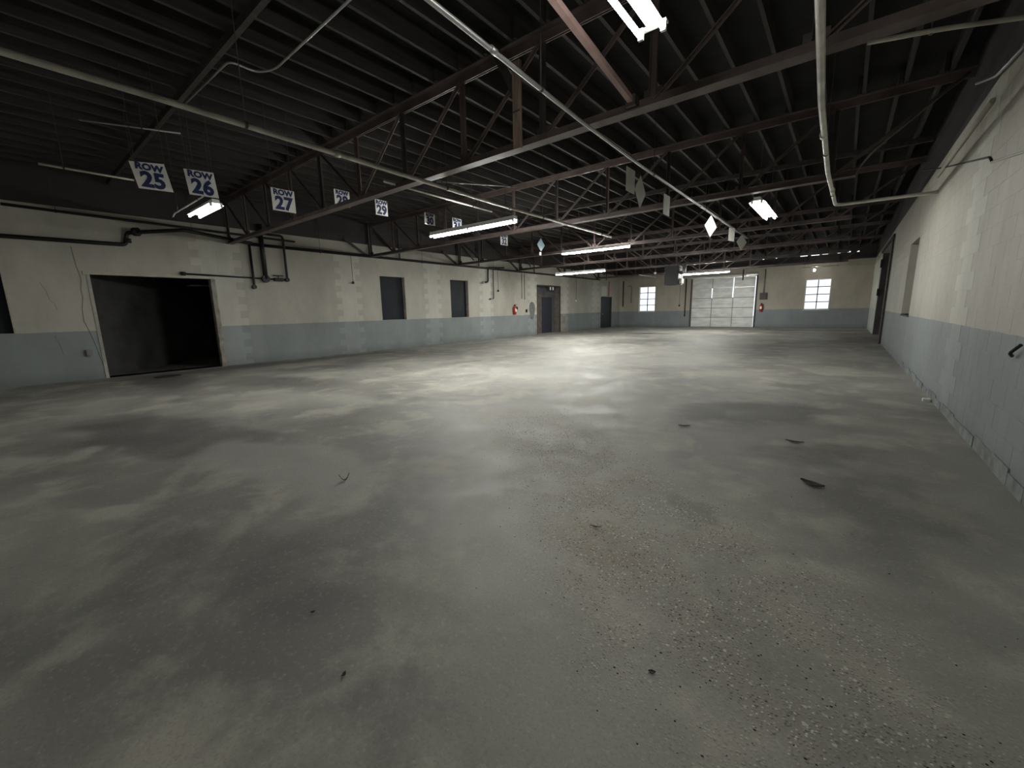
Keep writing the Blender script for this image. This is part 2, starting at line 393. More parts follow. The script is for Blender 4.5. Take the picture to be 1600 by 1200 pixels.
HL = [(1.51, 3.91, 0, 2.40), (-.55, .26, ZC, 2.75), (9.20, 10.33, ZC, ZC+8*CO+.01), (12.74, 13.86, ZC, ZC+8*CO+.02), (19.36, 21.78, 0, 2.74), (27.24, 28.98, 0, 2.20)]
BL = [(4.08, .60, 3.9), (7.93, .48, 3.25), (11.74, .46, 3.3), (15.1, .50, 3.3), (18.9, .45, 3.3), (22.3, .5, 3.3), (26.4, .5, 3.3)]
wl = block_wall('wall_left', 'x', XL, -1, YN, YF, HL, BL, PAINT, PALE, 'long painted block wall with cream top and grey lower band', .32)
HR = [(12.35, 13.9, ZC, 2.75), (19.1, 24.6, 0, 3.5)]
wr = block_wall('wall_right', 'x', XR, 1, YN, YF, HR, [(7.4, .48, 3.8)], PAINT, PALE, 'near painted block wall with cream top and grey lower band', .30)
HF = [(-12.10, -10.90, 1.12, 2.90), (-1.93, -.72, 1.09, 2.83), (-8.34, -4.50, 0, 3.22)]
GAPS = [(-2.35, -1.98, 4.18, 4.31), (-1.82, -1.42, 4.18, 4.33), (-1.30, -1.02, 4.20, 4.33), (-.60, -.42, 4.20, 4.30), (-.16, -.02, 4.21, 4.29), (.25, .36, 4.20, 4.28), (-3.6, -3.5, 4.19, 4.24), (-4.3, -4.18, 4.18, 4.23)]
wf = block_wall('wall_far', 'y', YF, 1, XL, XR, HF+GAPS, [], FARP, FARP, 'far end wall with a roll-up door and two bright windows', .25)
wn = MB().box((XL-.3, YN-.2, 0), (XR+.3, YN, ZD)).build('wall_near', PAINT); tag(wn, 'block wall behind the viewer', kind='structure')
# whitewashed last stretch of the right wall
ww = MB(); ww.box((XR-.012, 24.78, 0.0), (XR-.001, YF-.02, 3.45)); ww.build('whitewash_patch', WHITEP, wr)
# flaking base strip of the right wall
fb = MB()
y = .6
while y < 12:
    l = random.uniform(.25, .6); fb.box((XR-.002-random.uniform(.002, .012), y, 0), (XR-.001, y+l+.002, random.uniform(.09, .14))); y += l
t = fb.build('flaking_render', WHITEP, wr)
t.data.materials[0] = mat('patched_render', (.22, .24, .235), .8, 0, .4, 7, .4, 20)
t['kind'] = 'stuff'

# outside ground so the windows look on something
og = MB().box((-40, YF+.25, -.3), (30, YF+40, -.15)).build('floor_outside', mat('pale_paving', (.55, .55, .52), .8)); tag(og, 'pale ground outside beyond the far windows', kind='structure')  # pale concrete colour

# ------------------------------------------------------------------ big dark doorway with passage, left wall
d1 = empty('door_1', (XL, 2.7, 0), 'wide open doorway into a dark passage', None, None, 'structure')
mb = MB(); x0, x1 = XL-.02, XL-5.0
mb.v = []; mb.f = []; mb.m = []
def local(o, *pts): return [tuple(Vector(p)-o.location) for p in pts]
def quadplate(name, pts, th, nrm, m, parent):
    return MB().poly(local(parent, *pts), th, nrm).build(name, m, parent)
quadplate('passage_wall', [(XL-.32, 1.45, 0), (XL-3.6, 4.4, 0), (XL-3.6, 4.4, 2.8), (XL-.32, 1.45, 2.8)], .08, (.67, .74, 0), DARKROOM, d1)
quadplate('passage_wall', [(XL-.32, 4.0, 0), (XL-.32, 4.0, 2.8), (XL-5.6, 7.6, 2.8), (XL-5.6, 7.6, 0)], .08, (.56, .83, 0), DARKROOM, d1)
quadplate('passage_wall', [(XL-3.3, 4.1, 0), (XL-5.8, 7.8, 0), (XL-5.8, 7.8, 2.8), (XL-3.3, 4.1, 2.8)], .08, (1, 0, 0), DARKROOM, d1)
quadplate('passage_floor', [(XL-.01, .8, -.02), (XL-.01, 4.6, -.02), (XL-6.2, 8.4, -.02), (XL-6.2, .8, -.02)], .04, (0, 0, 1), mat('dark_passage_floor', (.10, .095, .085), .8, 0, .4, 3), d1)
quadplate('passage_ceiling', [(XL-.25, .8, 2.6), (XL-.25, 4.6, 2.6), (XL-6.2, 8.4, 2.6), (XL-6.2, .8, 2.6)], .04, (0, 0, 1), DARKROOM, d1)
# lintel and rough jamb
mb = MB(); mb.box((-.30, -1.27, 2.40), (.02, 1.25, 2.47)); mb.build('lintel', mat('pale_lintel', (.52, .50, .42), .7, 0, .2, 4), d1)
mb = MB()
n = 13
zs = [2.40*i/n for i in range(n+1)]; off = [random.uniform(-.035, .035) for _ in zs]
vs = []
for z, o_ in zip(zs, off):
    vs += [(-.30, 1.20, z), (-.05, 1.16, z), (.012, 1.17+o_*.3, z), (.014, 1.27+o_, z), (-.02, 1.30, z)]
mb.v = vs
for i in range(n):
    for k in range(4): mb.f.append((i*5+k, i*5+k+1, (i+1)*5+k+1, (i+1)*5+k)); mb.m.append(0)
mb.build('rough_jamb', CONC, d1)
mb = MB().box((-.30, -1.22, 0), (.012, -1.16, 2.40)); mb.build('near_jamb', mat('painted_jamb', (.42, .41, .36), .7, 0, .3, 4), d1)
MB().box((-1.6, 1.0, 2.28), (-1.2, 1.9, 2.31)).build('passage_rail', GALV, d1)

# ------------------------------------------------------------------ blind windows, left wall
for i, (a, b, c, d) in enumerate([HL[1], HL[2], HL[3]]):
    w = empty('window_%d' % (i+1), (XL, (a+b)/2, c), ['dark blind window at the left edge of the left wall', 'dark boarded window nearer the big doorway', 'dark boarded window farther along the left wall'][i], None, None, 'structure')
    hw, hh = (b-a)/2, d-c
    MB().box((-.19, -hw, 0), (-.15, hw, hh)).build('board', DPANEL, w)
    rv = MB(); rv.box((-.15, hw-.02, 0), (.002, hw+.004, hh)); rv.build('reveal', mat('reveal_paint', (.50, .44, .39), .7, 0, .3, 5), w)
    MB().box((-.15, -hw, hh-.01), (0, hw, hh+.005)).box((-.15, -hw-.002, 0), (0, -hw+.01, hh)).build('window_frame', BROWN, w)
    MB().box((-.15, -hw, -.01), (.012, hw, .006)).build('window_sill', PAINT, w)

# window recess in the right wall
w = empty('window_4', (XR, 13.125, ZC), 'tall shaded blocked-up window in the right wall', None, None, 'structure')
MB().box((.16, -.78, 0), (.20, .78, 1.63)).build('board', mat('grey_green_infill', (.22, .225, .20), .7, 0, .25, 3), w)
MB().box((-.012, -.80, -.04), (.16, .80, .0)).build('window_sill', BLACK, w)

# ------------------------------------------------------------------ right wall sliding-door bay
w = empty('door_4', (XR, 21.85, 0), 'tall dark sliding door bay in the right wall', None, None, 'structure')
GG = mat('grey_green_sheet_door', (.10, .105, .095), .7, 0, .3, 2)
for k in range(4):
    MB().box((.20, -2.75+k*1.375+.01, 0), (.24, -2.75+(k+1)*1.375-.01, 3.5)).build('door_panel', GG, w)
MB().box((.0, -2.76, 0), (.20, -2.70, 3.5)).box((0, 2.70, 0), (.20, 2.76, 3.5)).build('door_frame', DARKSTEEL, w)
MB().box((-.06, -2.9, 3.52), (-.005, 2.9, 3.62)).build('door_track', DARKSTEEL, w)
MB().tube([(-.05, -2.85, 0), (-.05, -2.85, 3.5)], .035).build('door_post', DARKSTEEL, w)
MB().box((-.05, 2.60, 2.9), (0, 2.72, 3.25)).box((-.05, 2.55, 1.7), (0, 2.70, 2.0)).build('hinge', BLACK, w)
MB().box((-.012, -3.02, 0), (-.001, -2.9, 3.5)).build('door_trim', PAINT, w)

# ------------------------------------------------------------------ left doors
w = empty('door_2', (XL, 20.57, 0), 'deep dark doorway with a narrow inner door, left wall', None, None, 'structure')
MB().box((-.45, -1.25, 0), (-.40, 1.26, 2.74)).build('back_wall', mat('dark_grey_wall', (.10, .10, .105), .8, 0, .3, 4), w)  # dark grey back of the recess
MB().box((-.40, 1.20, 0), (-.05, 1.24, 2.74)).build('side_wall', BROWN, w)
MB().box((-.40, -1.25, 0), (-.05, -1.21, 2.74)).build('side_wall', BROWN, w)
MB().box((-.40, -1.25, 2.72), (-.05, 1.26, 2.76)).build('soffit', BROWN, w)
MB().box((-.40, -.22, 0), (-.36, .85, 2.12)).build('inner_door', mat('black_blue_door', (.022, .026, .04), .5), w)
MB().box((-.40, -1.2, 0), (-.34, -.28, 2.3)).build('brown_board', BROWN, w)
MB().box((-.40, -1.2, 0), (-.02, 1.2, .012)).build('threshold', CONC, w)
MB().box((-.05, -1.25, 0), (.012, -1.19, 2.76)).box((-.05, 1.19, 0), (.012, 1.25, 2.76)).box((-.05, -1.25, 2.71), (.012, 1.25, 2.78)).build('door_frame', DARKSTEEL, w)
MB().box((.0, 1.30, 0), (.10, 1.75, .95)).build('low_pier', CONC, w)
w3 = empty('door_3', (XL, 28.11, 0), 'plain dark flush door in the far left corner', None, None, 'structure')
MB().box((-.10, -.85, 0), (-.05, .85, 2.20)).build('door_leaf', DARKDOOR, w3)
MB().box((-.12, -.87, 0), (.014, -.80, 2.22)).box((-.12, .80, 0), (.014, .87, 2.22)).box((-.12, -.87, 2.14), (.014, .87, 2.22)).build('door_frame', DARKDOOR, w3)
MB().tube([(-.05, -.62, 1.0), (.02, -.62, 1.0), (.02, -.52, 1.0)], .015).build('door_handle', GALV, w3)
MB().box((0, -.8, 2.26), (.012, .0, 2.95)).build('transom_panel', mat('whitish_board', (.62, .62, .58), .6), w3)
MB().box((0, .04, 2.26), (.012, .84, 2.95)).build('transom_panel', mat('pinkish_board', (.55, .42, .38), .6), w3)

def text(body, size, m, parent, loc, rot, off=.0, sx=1, th=.002, name='lettering'):
    cu = bpy.data.curves.new('tmp', 'FONT'); cu.body = body; cu.size = size; cu.align_x = 'CENTER'; cu.align_y = 'CENTER'
    cu.offset = off; cu.extrude = th; cu.resolution_u = 3; cu.space_character = 1.02
    t = bpy.data.objects.new('tmp', cu); C.objects.link(t); bpy.context.view_layer.update()
    me = bpy.data.meshes.new_from_object(t.evaluated_get(bpy.context.evaluated_depsgraph_get()))
    bpy.data.objects.remove(t); me.name = name; me.materials.clear(); me.materials.append(m)
    o = link(name, me, parent, loc); o.rotation_euler = rot; o.scale = (sx, 1, 1); return o
RX = (math.pi/2, 0, math.pi/2)      # text facing +x, reading towards +y
dp = empty('door_plate', (XL, 20.83, 2.60), 'two small white marks over the deep dark doorway', 'sign')
for s in (-1, 1): MB().box((.016, s*.14-.055, -.08), (.022, s*.14+.055, .09)).build('plate', LBL, dp)
MB().box((.001, -.3, -.11), (.016, .3, .11)).build('backing', DARKDOOR, dp)

# ------------------------------------------------------------------ far windows
for i, (a, b, c, d) in enumerate([HF[0], HF[1]]):
    w = empty('window_%d' % (5+i), ((a+b)/2, YF, c), ['bright eight-pane window left of the roll-up door', 'bright eight-pane window right of the roll-up door'][i], None, None, 'structure')
    hw, hh = (b-a)/2, d-c
    fr = MB(); tk = .035
    fr.box((-hw, .12, 0), (-hw+tk, .16, hh)).box((hw-tk, .12, 0), (hw, .16, hh)).box((-hw, .12, 0), (hw, .16, tk)).box((-hw, .12, hh-tk), (hw, .16, hh))
    fr.build('window_frame', WHITE, w)
    MB().box((-.024, .10, tk), (.024, .155, hh-tk)).build('mullion', DARKSTEEL, w)
    for k in range(1, 4): MB().box((-hw+tk, .10, hh*k/4-.024), (hw-tk, .155, hh*k/4+.024)).build('muntin', DARKSTEEL, w)
    for s in (-1, 1):
        for k in range(4):
            xa, xb = sorted((s*.022, s*(hw-tk)))
            MB().box((xa, .132, hh*k/4+.02), (xb, .138, hh*(k+1)/4-.02)).build('pane', FG, w)
    MB().box((-hw-.02, -.02, -.05), (hw+.02, .12, 0)).build('window_sill', WHITEP, w)
    MB().box((-hw, 0, 0), (-hw+.012, .12, hh)).box((hw-.012, 0, 0), (hw, .12, hh)).box((-hw, 0, hh-.012), (hw, .12, hh)).build('reveal', WHITEP, w)

# ------------------------------------------------------------------ roll-up door
g = empty('door_5', (-6.42, YF, 0), 'pale sectional overhead door of five ribbed rows', None, None, 'structure')
W2 = 1.92; rows = [0, .64, 1.27, 1.92, 2.58, 3.22]; cols = [-W2, -W2+1.28, -W2+2.56, W2-.05]
slits = {(1, 3): .035, (2, 3): .05, (2, 4): .03}
for r in range(5):
    for c in range(3):
        a, b = cols[c]+.012, cols[c+1]-.012
        if (c+1, r) in slits: b -= slits[(c+1, r)]
        z0, z1 = rows[r]+.012, rows[r+1]-.008
        m = MB(); m.box((a, .06, z0), (b, .10, z1))
        for k in range(4):
            zz = z0+(k+.5)*(z1-z0)/4; m.box((a, .050, zz-.035), (b, .06, zz+.035))
        p = m.build('panel', GPANEL, g)
    if True:
        MB().box((-W2, .04, rows[r+1]-.014), (W2-.05, .062, rows[r+1]+.012)).build('section_joint', DARKSTEEL if r in (0, 1, 2) else GALV, g)
for c in (1, 2):
    for r in range(5):
        if (c, r) not in slits: MB().box((cols[c]-.02, .035, rows[r]), (cols[c]+.02, .06, rows[r+1])).build('stile', GREYBOX, g)
MB().box((-W2-.09, -.06, 0), (-W2-.005, .10, 3.25)).build('door_track', DARKSTEEL, g)
MB().box((W2+.005, -.06, 0), (W2+.08, .10, 3.25)).build('door_track', BLACK, g)
MB().tube([(-W2-.1, -.10, 3.38), (W2+.1, -.10, 3.38)], .05, 10).build('spring_shaft', GALV, g)
MB().box((-.3, -.16, 3.26), (1.3, -.02, 3.34)).build('spring_bracket', GREYPIPE, g)
MB().box((-W2, .0, 3.22), (W2, .05, 3.34)).build('header', GALV, g)
MB().box((-W2, .05, 0), (W2-.05, .11, .014)).build('bottom_seal', BLACK, g)

# ------------------------------------------------------------------ roof trusses
PX = [-13.5+1.312*i for i in range(12)]
PX[-1] = 1.04
where = ['nearest the viewer, crossing the ROW 28 sign', 'second one, behind the double light by ROW 31',
         'third one, behind the second double light', 'fourth one, before the hanging heater', 'fifth one, above the roll-up door light', 'last one, closest to the end wall']
ZB = [3.37, 3.38, 3.41, 3.46, 3.46, 3.42]
for i in range(6):
    y = BAY*(i+1); zb = ZB[i]
    t = empty('roof_truss', (XL, y, zb), 'dark reddish steel roof truss, '+where[i], 'truss', 'steel trusses under the roof')
    ht = ZT-zb
    def lx(x): return x-XL
    # bottom chord: pair of angles (upright leg + foot flange)
    m = MB()
    xe = XR-XL if i == 0 else -.06-XL
    m.box((.0, -.075, 0), (xe, .075, .014)).box((0, -.024, .014), (xe, -.012, .095)).box((0, .012, .014), (xe, .024, .095))
    m.build('bottom_chord', STEEL, t)
    m = MB()
    m.box((0, -.10, ht-.014), (XR-XL, -.012, ht)).box((0, .012, ht-.014), (XR-XL, .10, ht)).box((0, -.024, ht-.11), (XR-XL, -.012, ht)).box((0, .012, ht-.11), (XR-XL, .024, ht))
    m.build('top_chord', STEEL, t)
    for k, x in enumerate(PX):
        m = MB()
        if k == 11 and i: continue
        m.box((lx(x)-.028, -.011, .01), (lx(x)+.028, .011, ht-.02)); m.box((lx(x)-.028, -.05, .10), (lx(x)-.022, -.011, ht-.11)).build('upright', STEEL if k % 2 else DARKSTEEL, t)
        if k < 11:
            a, b = (PX[k], PX[k+1])
            if k < 5: p, q = (lx(a)+.03, 0, ht-.07), (lx(b)-.03, 0, .06)
            else: p, q = (lx(a)+.03, 0, .06), (lx(b)-.03, 0, ht-.07)
            MB().bar(p, q, .014, .05, (0, 0, 1)).bar((p[0], -.02, p[2]), (q[0], -.02, q[2]), .034, .008).build('diagonal', STEEL, t)
    m = MB()
    for k, x in enumerate(PX[:11]): m.box((lx(x)-.09, -.010, .02), (lx(x)+.09, .010, .17))
    m.build('gusset_plates', DARKSTEEL, t)['kind'] = 'stuff'

# knee braces and posts on the left wall at each truss bearing
for i in range(1, 6):
    y = BAY*(i+1)-.15
    b = empty('wall_bracket', (XL+.08, y, 3.40), ['', 'black knee bracket on the left wall above the nearer boarded window', 'black knee bracket on the left wall by the farther boarded window', 'black knee bracket on the left wall beside the bent black riser', 'black knee bracket on the left wall above the red extinguisher', 'black knee bracket on the left wall in the far corner'][i], 'bracket', 'knee brackets along the left wall')
    MB().bar((.0, 0, 0), (.0, -.85, .50), .05, .07).build('brace', DARKSTEEL, b)
    MB().box((-.03, .06, -.02), (.03, .13, 1.1)).build('post', DARKSTEEL, b)
    MB().bar((0, .35, .9), (.0, 1.05, .30), .04, .05).build('brace', DARKSTEEL, b)
    MB().box((-.02, 1.35, -.02), (.02, 1.40, 1.1)).build('hanger', DARKSTEEL, b)

# ------------------------------------------------------------------ hanging board at first truss, long brace
hb = empty('hanging_board', (-3.29, 4.30, 3.33), 'short upright brown board hanging from the nearest truss', 'board')
MB().box((-.055, -.02, 0), (.055, .02, .95)).build('board', mat('pale_brown_board', (.26, .19, .15), .75, 0, .4, 6, stretch=(8, 8, .6)), hb)  # board's own brown, paler than the joists
MB().bar((-.03, 0, .62), (-.34, 0, 1.20), .03, .09).build('gusset_board', WOOD, hb)
MB().box((-.053, -.03, .40), (.053, .03, .415)).build('strap', DARKSTEEL, hb)
pb = empty('diagonal_brace', (-1.87, 4.36, 3.44), 'pinkish painted diagonal brace running up beside the nearest tube light', 'brace')
MB().bar((0, 0, 0), (.02, -1.95, .22), .05, .05).build('brace_rod', mat('pink_primer', (.36, .24, .225), .5, 0, .25, 5), pb)
MB().box((-.05, -.06, -.05), (.05, .06, .05)).build('clip', DARKSTEEL, pb)
MB().tube([(.02, -1.93, .22), (.02, -1.93, ZT-3.44)], .008, 6).build('hanger_rod', DARKSTEEL, pb)

# ------------------------------------------------------------------ pipes
def pipe(name, pts, r, m, label, cat='pipe', hangers=(), htop=ZD-.001, coup=(), rad=.08, group=None, fl=()):
    p0 = Vector(pts[0]); o = empty(name, p0, label, cat, group)
    MB().tube([p-p0 for p in bend(pts, rad)], r, 10).build('pipe_run', m, o, smooth=True)
    for h in hangers:
        h = Vector(h)-p0; z1 = htop-p0.z
        MB().tube([h+Vector((0, 0, r*.5)), (h.x, h.y, z1)], .005, 5).tube([h+Vector((0, -.012, 0)), h+Vector((0, .012, 0))], r*1.25, 10).build('hanger', DARKSTEEL, o)
    for c, d in coup:
        c = Vector(c)-p0; d = Vector(d).normalized()*.035
        MB().tube([c-d, c+d], r*1.3, 10).build('coupling', m, o, smooth=True)
    for c, d, rr_, m_ in fl:
        c = Vector(c)-p0; d = Vector(d).normalized()*.05
        MB().tube([c-d, c+d], rr_, 12).build('fitting', m_, o, smooth=True)
    return o
Z33 = 3.30
pipe('sprinkler_pipe', [(-4.90, YN+.02, Z33), (-4.90, 1.2, Z33), (-5.02, 4.0, Z33), (-5.11, 6.0, Z33), (-5.13, 10.8, Z33)], .028, GREYPIPE, 'long pale sprinkler pipe running lengthwise over the left of the hall',
     hangers=[(-4.92, 1.9, Z33), (-5.05, 4.75, Z33), (-5.11, 7.5, Z33), (-5.12, 10.2, Z33)], coup=[((-4.97, 2.9, Z33), (0, 1, 0)), ((-5.11, 6.4, Z33), (0, 1, 0))])
pipe('sprinkler_pipe', [(-2.14, YN+.02, Z33), (-2.19, 1.98, Z33), (-2.30, 4.04, Z33), (-2.35, 6, Z33), (-2.37, 13.9, Z33)], .019, GALV, 'thin bright pipe down the middle that the blank signs hang from',
     hangers=[(-2.26, 3.3, Z33), (-2.35, 6.3, Z33), (-2.36, 9.2, Z33), (-2.37, 12.4, Z33)], coup=[((-2.22, 2.62, Z33), (-.1, 1, 0)), ((-2.355, 8.85, Z33), (0, 1, 0))])
pipe('sprinkler_pipe', [(-.26, YN+.02, Z33), (-.30, 3.4, Z33), (-.36, 5.3, Z33), (-.38, 8.0, Z33), (-.33, 10.66, Z33), (XR-.002, 10.74, Z33)], .030, WHITEPIPE, 'white painted pipe that turns into the right wall',
     hangers=[(-.31, 3.0, Z33), (-.38, 7.0, Z33), (-.36, 9.6, Z33)], coup=[((-.375, 6.25, Z33), (0, 1, 0)), ((-.35, 9.25, Z33), (0, 1, 0))], rad=.14)
pipe('conduit', [(XR-.03, 4.95, 3.34), (.38, 4.54, 3.31), (-.05, 4.36, 3.30)], .016, GREYPIPE, 'thin pale conduit slanting above the white pipe near the right wall', 'conduit', hangers=[(.3, 4.52, 3.31)])
pipe('conduit', [(XR-.03, 6.3, 3.70), (XR-.05, 7.2, 3.80), (XR-.12, 7.75, 3.95)], .016, GALV, 'short bright conduit along the top of the right wall', 'conduit')
pipe('conduit', [(-4.15, 2.72, ZT-.03), (-6.0, 2.74, ZT-.03), (-6.25, 2.62, ZT-.03), (-6.22, 2.3, ZT-.03), (-7.9, 2.25, ZT-.03)], .014, GALV, 'dark conduit bent under the joists at upper left', 'conduit', rad=.12)
pipe('conduit', [(-8.3, 2.25, 4.2), (-8.8, 1.2, 4.2)], .012, GALV, 'short conduit end with a bright tip high at upper left', 'conduit', hangers=[(-8.5, 1.83, 4.2)])
pipe('conduit', [(-9.3, .75, 3.62), (-9.3, 2.05, 3.62)], .016, GREYPIPE, 'short pale conduit just above the ROW 25 sign', 'conduit', hangers=[(-9.3, 1.0, 3.62), (-9.3, 1.8, 3.62)])
pipe('conduit', [(-8.25, 2.41, 3.30), (-9.9, 2.41, 3.30), (-10.05, 2.41, 3.26)], .012, WHITE, 'thin white rod sloping beside the small left light', 'conduit', hangers=[(-8.5, 2.41, 3.30), (-9.7, 2.41, 3.30)], rad=.03)
pipe('conduit', [(-5.55, 5.0, 3.55), (-4.75, 6.15, 3.55)], .010, GALV, 'thin taut bright wire slanting behind the nearest truss', 'wire', hangers=[(-5.5, 5.07, 3.55), (-4.8, 6.08, 3.55)])
pipe('conduit', [(-5.9, 4.2, 3.45), (-6.0, 6.9, 3.45)], .016, WHITEPIPE, 'bright conduit ending above the ROW 31 sign light', 'conduit', hangers=[(-5.95, 5.2, 3.45), (-5.98, 6.3, 3.45)])
# dark services on the left wall
XW = XL+.07
pipe('service_pipe', [(XW, 4.9, 3.42), (XW, 26.9, 3.36)], .045, BLACKPIPE, 'long black pipe along the top of the left wall', hangers=[(XW, 7.0, 3.41), (XW, 11.2, 3.40), (XW, 15.6, 3.39), (XW, 24.5, 3.37)])
pipe('service_pipe', [(XW, YN+.02, 3.08), (XW, 2.25, 3.12), (XW, 2.3, 3.40), (XW+.9, 3.2, 3.46), (XW, 5.0, 3.44)], .045, BLACKPIPE, 'black pipe with a large elbow above the big doorway', fl=[((XW, 2.3, 3.22), (0, 0, 1), .065, BLACKPIPE), ((XW+.15, 2.45, 3.42), (1, 1, 0), .10, BLACKPIPE)])
pipe('service_pipe', [(XW+.03, .45, 3.72), (XW+.03, 6.2, 3.62)], .03, BLACKPIPE, 'upper black pipe on the left wall over the big doorway', hangers=[(XW, 1.2, 3.71), (XW, 3.6, 3.66)])
pipe('riser_pipe', [(XW, 4.92, 3.40), (XW, 4.92, 2.22), (XL-.01, 4.92, 2.20)], .035, BLACKPIPE, 'left one of three black risers right of the big doorway', 'pipe', None or (), fl=[((XW-.02, 4.92, 2.22), (1, 0, 0), .06, BLACKPIPE)])
pipe('riser_pipe', [(XW+.03, 5.24, 4.0), (XW+.03, 5.24, 2.46)], .065, BLACKPIPE, 'thick middle one of three black risers right of the big doorway', fl=[((XW+.03, 5.24, 2.46), (1, 0, 0), .11, BLACKPIPE)])
pipe('riser_pipe', [(XW+.02, 5.30, 3.75), (XW+.02, 5.86, 3.75), (XW+.02, 5.86, 2.46), (XL, 5.86, 2.46)], .035, BLACKPIPE, 'right one of three black risers, looping over from the thick one', rad=.1, fl=[((XW, 5.86, 2.46), (1, 0, 0), .06, BLACKPIPE)])
pipe('branch_pipe', [(XW-.03, 3.26, 2.51), (XW-.03, 5.80, 2.46)], .022, BLACKPIPE, 'thin black pipe running level over the right of the big doorway', fl=[((XW-.03, 3.28, 2.51), (0, 1, 0), .05, BLACKPIPE)])
vb = empty('valve_box', (XL, 5.62, 2.46), 'small black valve gear between the risers on the left wall', 'valve')
MB().box((.0, -.12, -.05), (.10, .12, .05)).build('valve_body', BLACK, vb); MB().box((.02, -.14, .10), (.08, .14, .13)).box((.04, -.01, .05), (.06, .01, .10)).build('valve_lever', BLACK, vb)
pipe('riser_pipe', [(XW+.25, 16.1, 3.46), (XW+.02, 15.16, 3.42), (XW+.02, 15.14, 2.76), (XW+.02, 14.82, 2.72)], .04, BLACKPIPE, 'bent black riser with a bright nozzle past the second boarded window', rad=.1, fl=[((XW+.02, 14.80, 2.72), (0, 1, 0), .055, GALV)])
pipe('riser_pipe', [(XW, 15.55, 3.36), (XW, 15.55, 1.97), (XW, 15.2, 1.95)], .022, BLACKPIPE, 'thin black drop pipe just right of the bent riser', fl=[((XW, 15.35, 1.96), (0, 1, 0), .045, GALV)])
def cord(p, z0, m, label, ball=.03, bm=BLACK):
    o = empty('pull_cord', (p[0], p[1], z0), label, 'cord')
    MB().tube([(0, 0, 0), (0, 0, p[2]-z0)], .008, 5).build('cord_line', m, o)
    MB().tube([(0, 0, -ball), (0, 0, -ball*.5), (0, 0, ball*.5), (0, 0, ball)], [ball*.3, ball, ball, ball*.3], 8).build('pull_knob', bm, o)
cord((XW, 8.07, 3.36), 2.46, BLACK, 'dark pull cord left of the nearer boarded window', .045)
cord((XW, 15.9, 3.36), 2.36, BLACK, 'dark pull cord right of the bent black riser', .05)
cord((XW, 23.6, 3.3), 1.9, WIRE, 'thin cord with a white pull between the two far left doors', .06, LBL)
cord((-9.15, YF-.04, 3.2), 1.48, WIRE, 'cord with a dark knob left of the roll-up door', .06)
pipe('wall_conduit', [(XL+.03, 17.9, 3.3), (XL+.03, 17.9, 2.0)], .018, GREYBOX, 'left of two thin conduits before the deep doorway', 'conduit')
pipe('wall_conduit', [(XL+.03, 18.15, 3.3), (XL+.03, 18.15, 1.95)], .018, GREYBOX, 'right of two thin conduits before the deep doorway', 'conduit')
pipe('wall_conduit', [(XL+.04, 28.4, 3.3), (XL+.04, 28.4, 2.26)], .03, mat('rust_red_pipe', (.25, .09, .06), .6), 'rust red pipe above the plain door in the corner', 'pipe')
pipe('wall_conduit', [(-13.35, YF-.05, 3.4), (-13.35, YF-.05, 1.5)], .04, BLACKPIPE, 'dark pipe in the far left corner of the end wall', 'pipe')
pipe('wall_conduit', [(-13.0, YF-.05, 3.0), (-12.7, YF-.05, 3.0), (-12.7, YF-.05, 1.75)], .03, GREYBOX, 'bent grey conduit left of the left bright window', 'conduit')
pipe('wall_conduit', [(-8.75, YF-.06, 3.3), (-8.75, YF-.06, .72)], .04, DARKSTEEL, 'dark post-like pipe just left of the roll-up door', 'pipe')
pipe('wall_conduit', [(-4.05, YF-.05, 3.6), (-4.05, YF-.05, 2.1)], .035, GREYBOX, 'grey conduit dropping to the box right of the roll-up door', 'conduit')
pipe('drop_rod', [(-4.95, 28.6, 3.5), (-4.95, 28.6, 2.9)], .035, BLACK, 'black drop rod hanging in front of the roll-up door', 'rod', hangers=[(-4.95, 28.6, 3.5)])
pipe('wall_cable', [(.9, 11.1, 3.78), (XR-.015, 10.4, 3.62), (XR-.01, 7.10, 2.95), (XR-.01, 6.95, 2.86)], .011, BLACK, 'black cable crossing the top of the right wall', 'cable', rad=.15)
pipe('wall_cable', [(XR-.012, 6.95, 2.86), (XR-.012, 5.9, 2.68), (XR-.012, 4.9, 2.5)], .012, PAINT, 'painted-over cable running on along the right wall', 'cable', rad=.15)
pipe('wall_ledge_conduit', [(XR-.02, 7.35, 3.60), (XR-.02, 10.9, 3.60)], .030, PAINT, 'cream painted conduit near the top of the right wall', 'conduit')
pipe('hook_rod', [(XR-.02, 4.86, 1.06), (XR-.05, 4.95, .99), (XR-.02, 5.02, .96)], .012, BLACK, 'short black rod hooked on the right wall at the frame edge', 'hook', rad=.03)
pipe('sagging_cable', [(-.1, 8.95, 3.40), (.1, 8.3, 3.55), (.45, 7.9, 3.75), (.9, 7.6, 4.05)], .014, DARKSTEEL, 'dark sagging cable rising from the second truss to the right wall', 'cable', rad=.3)

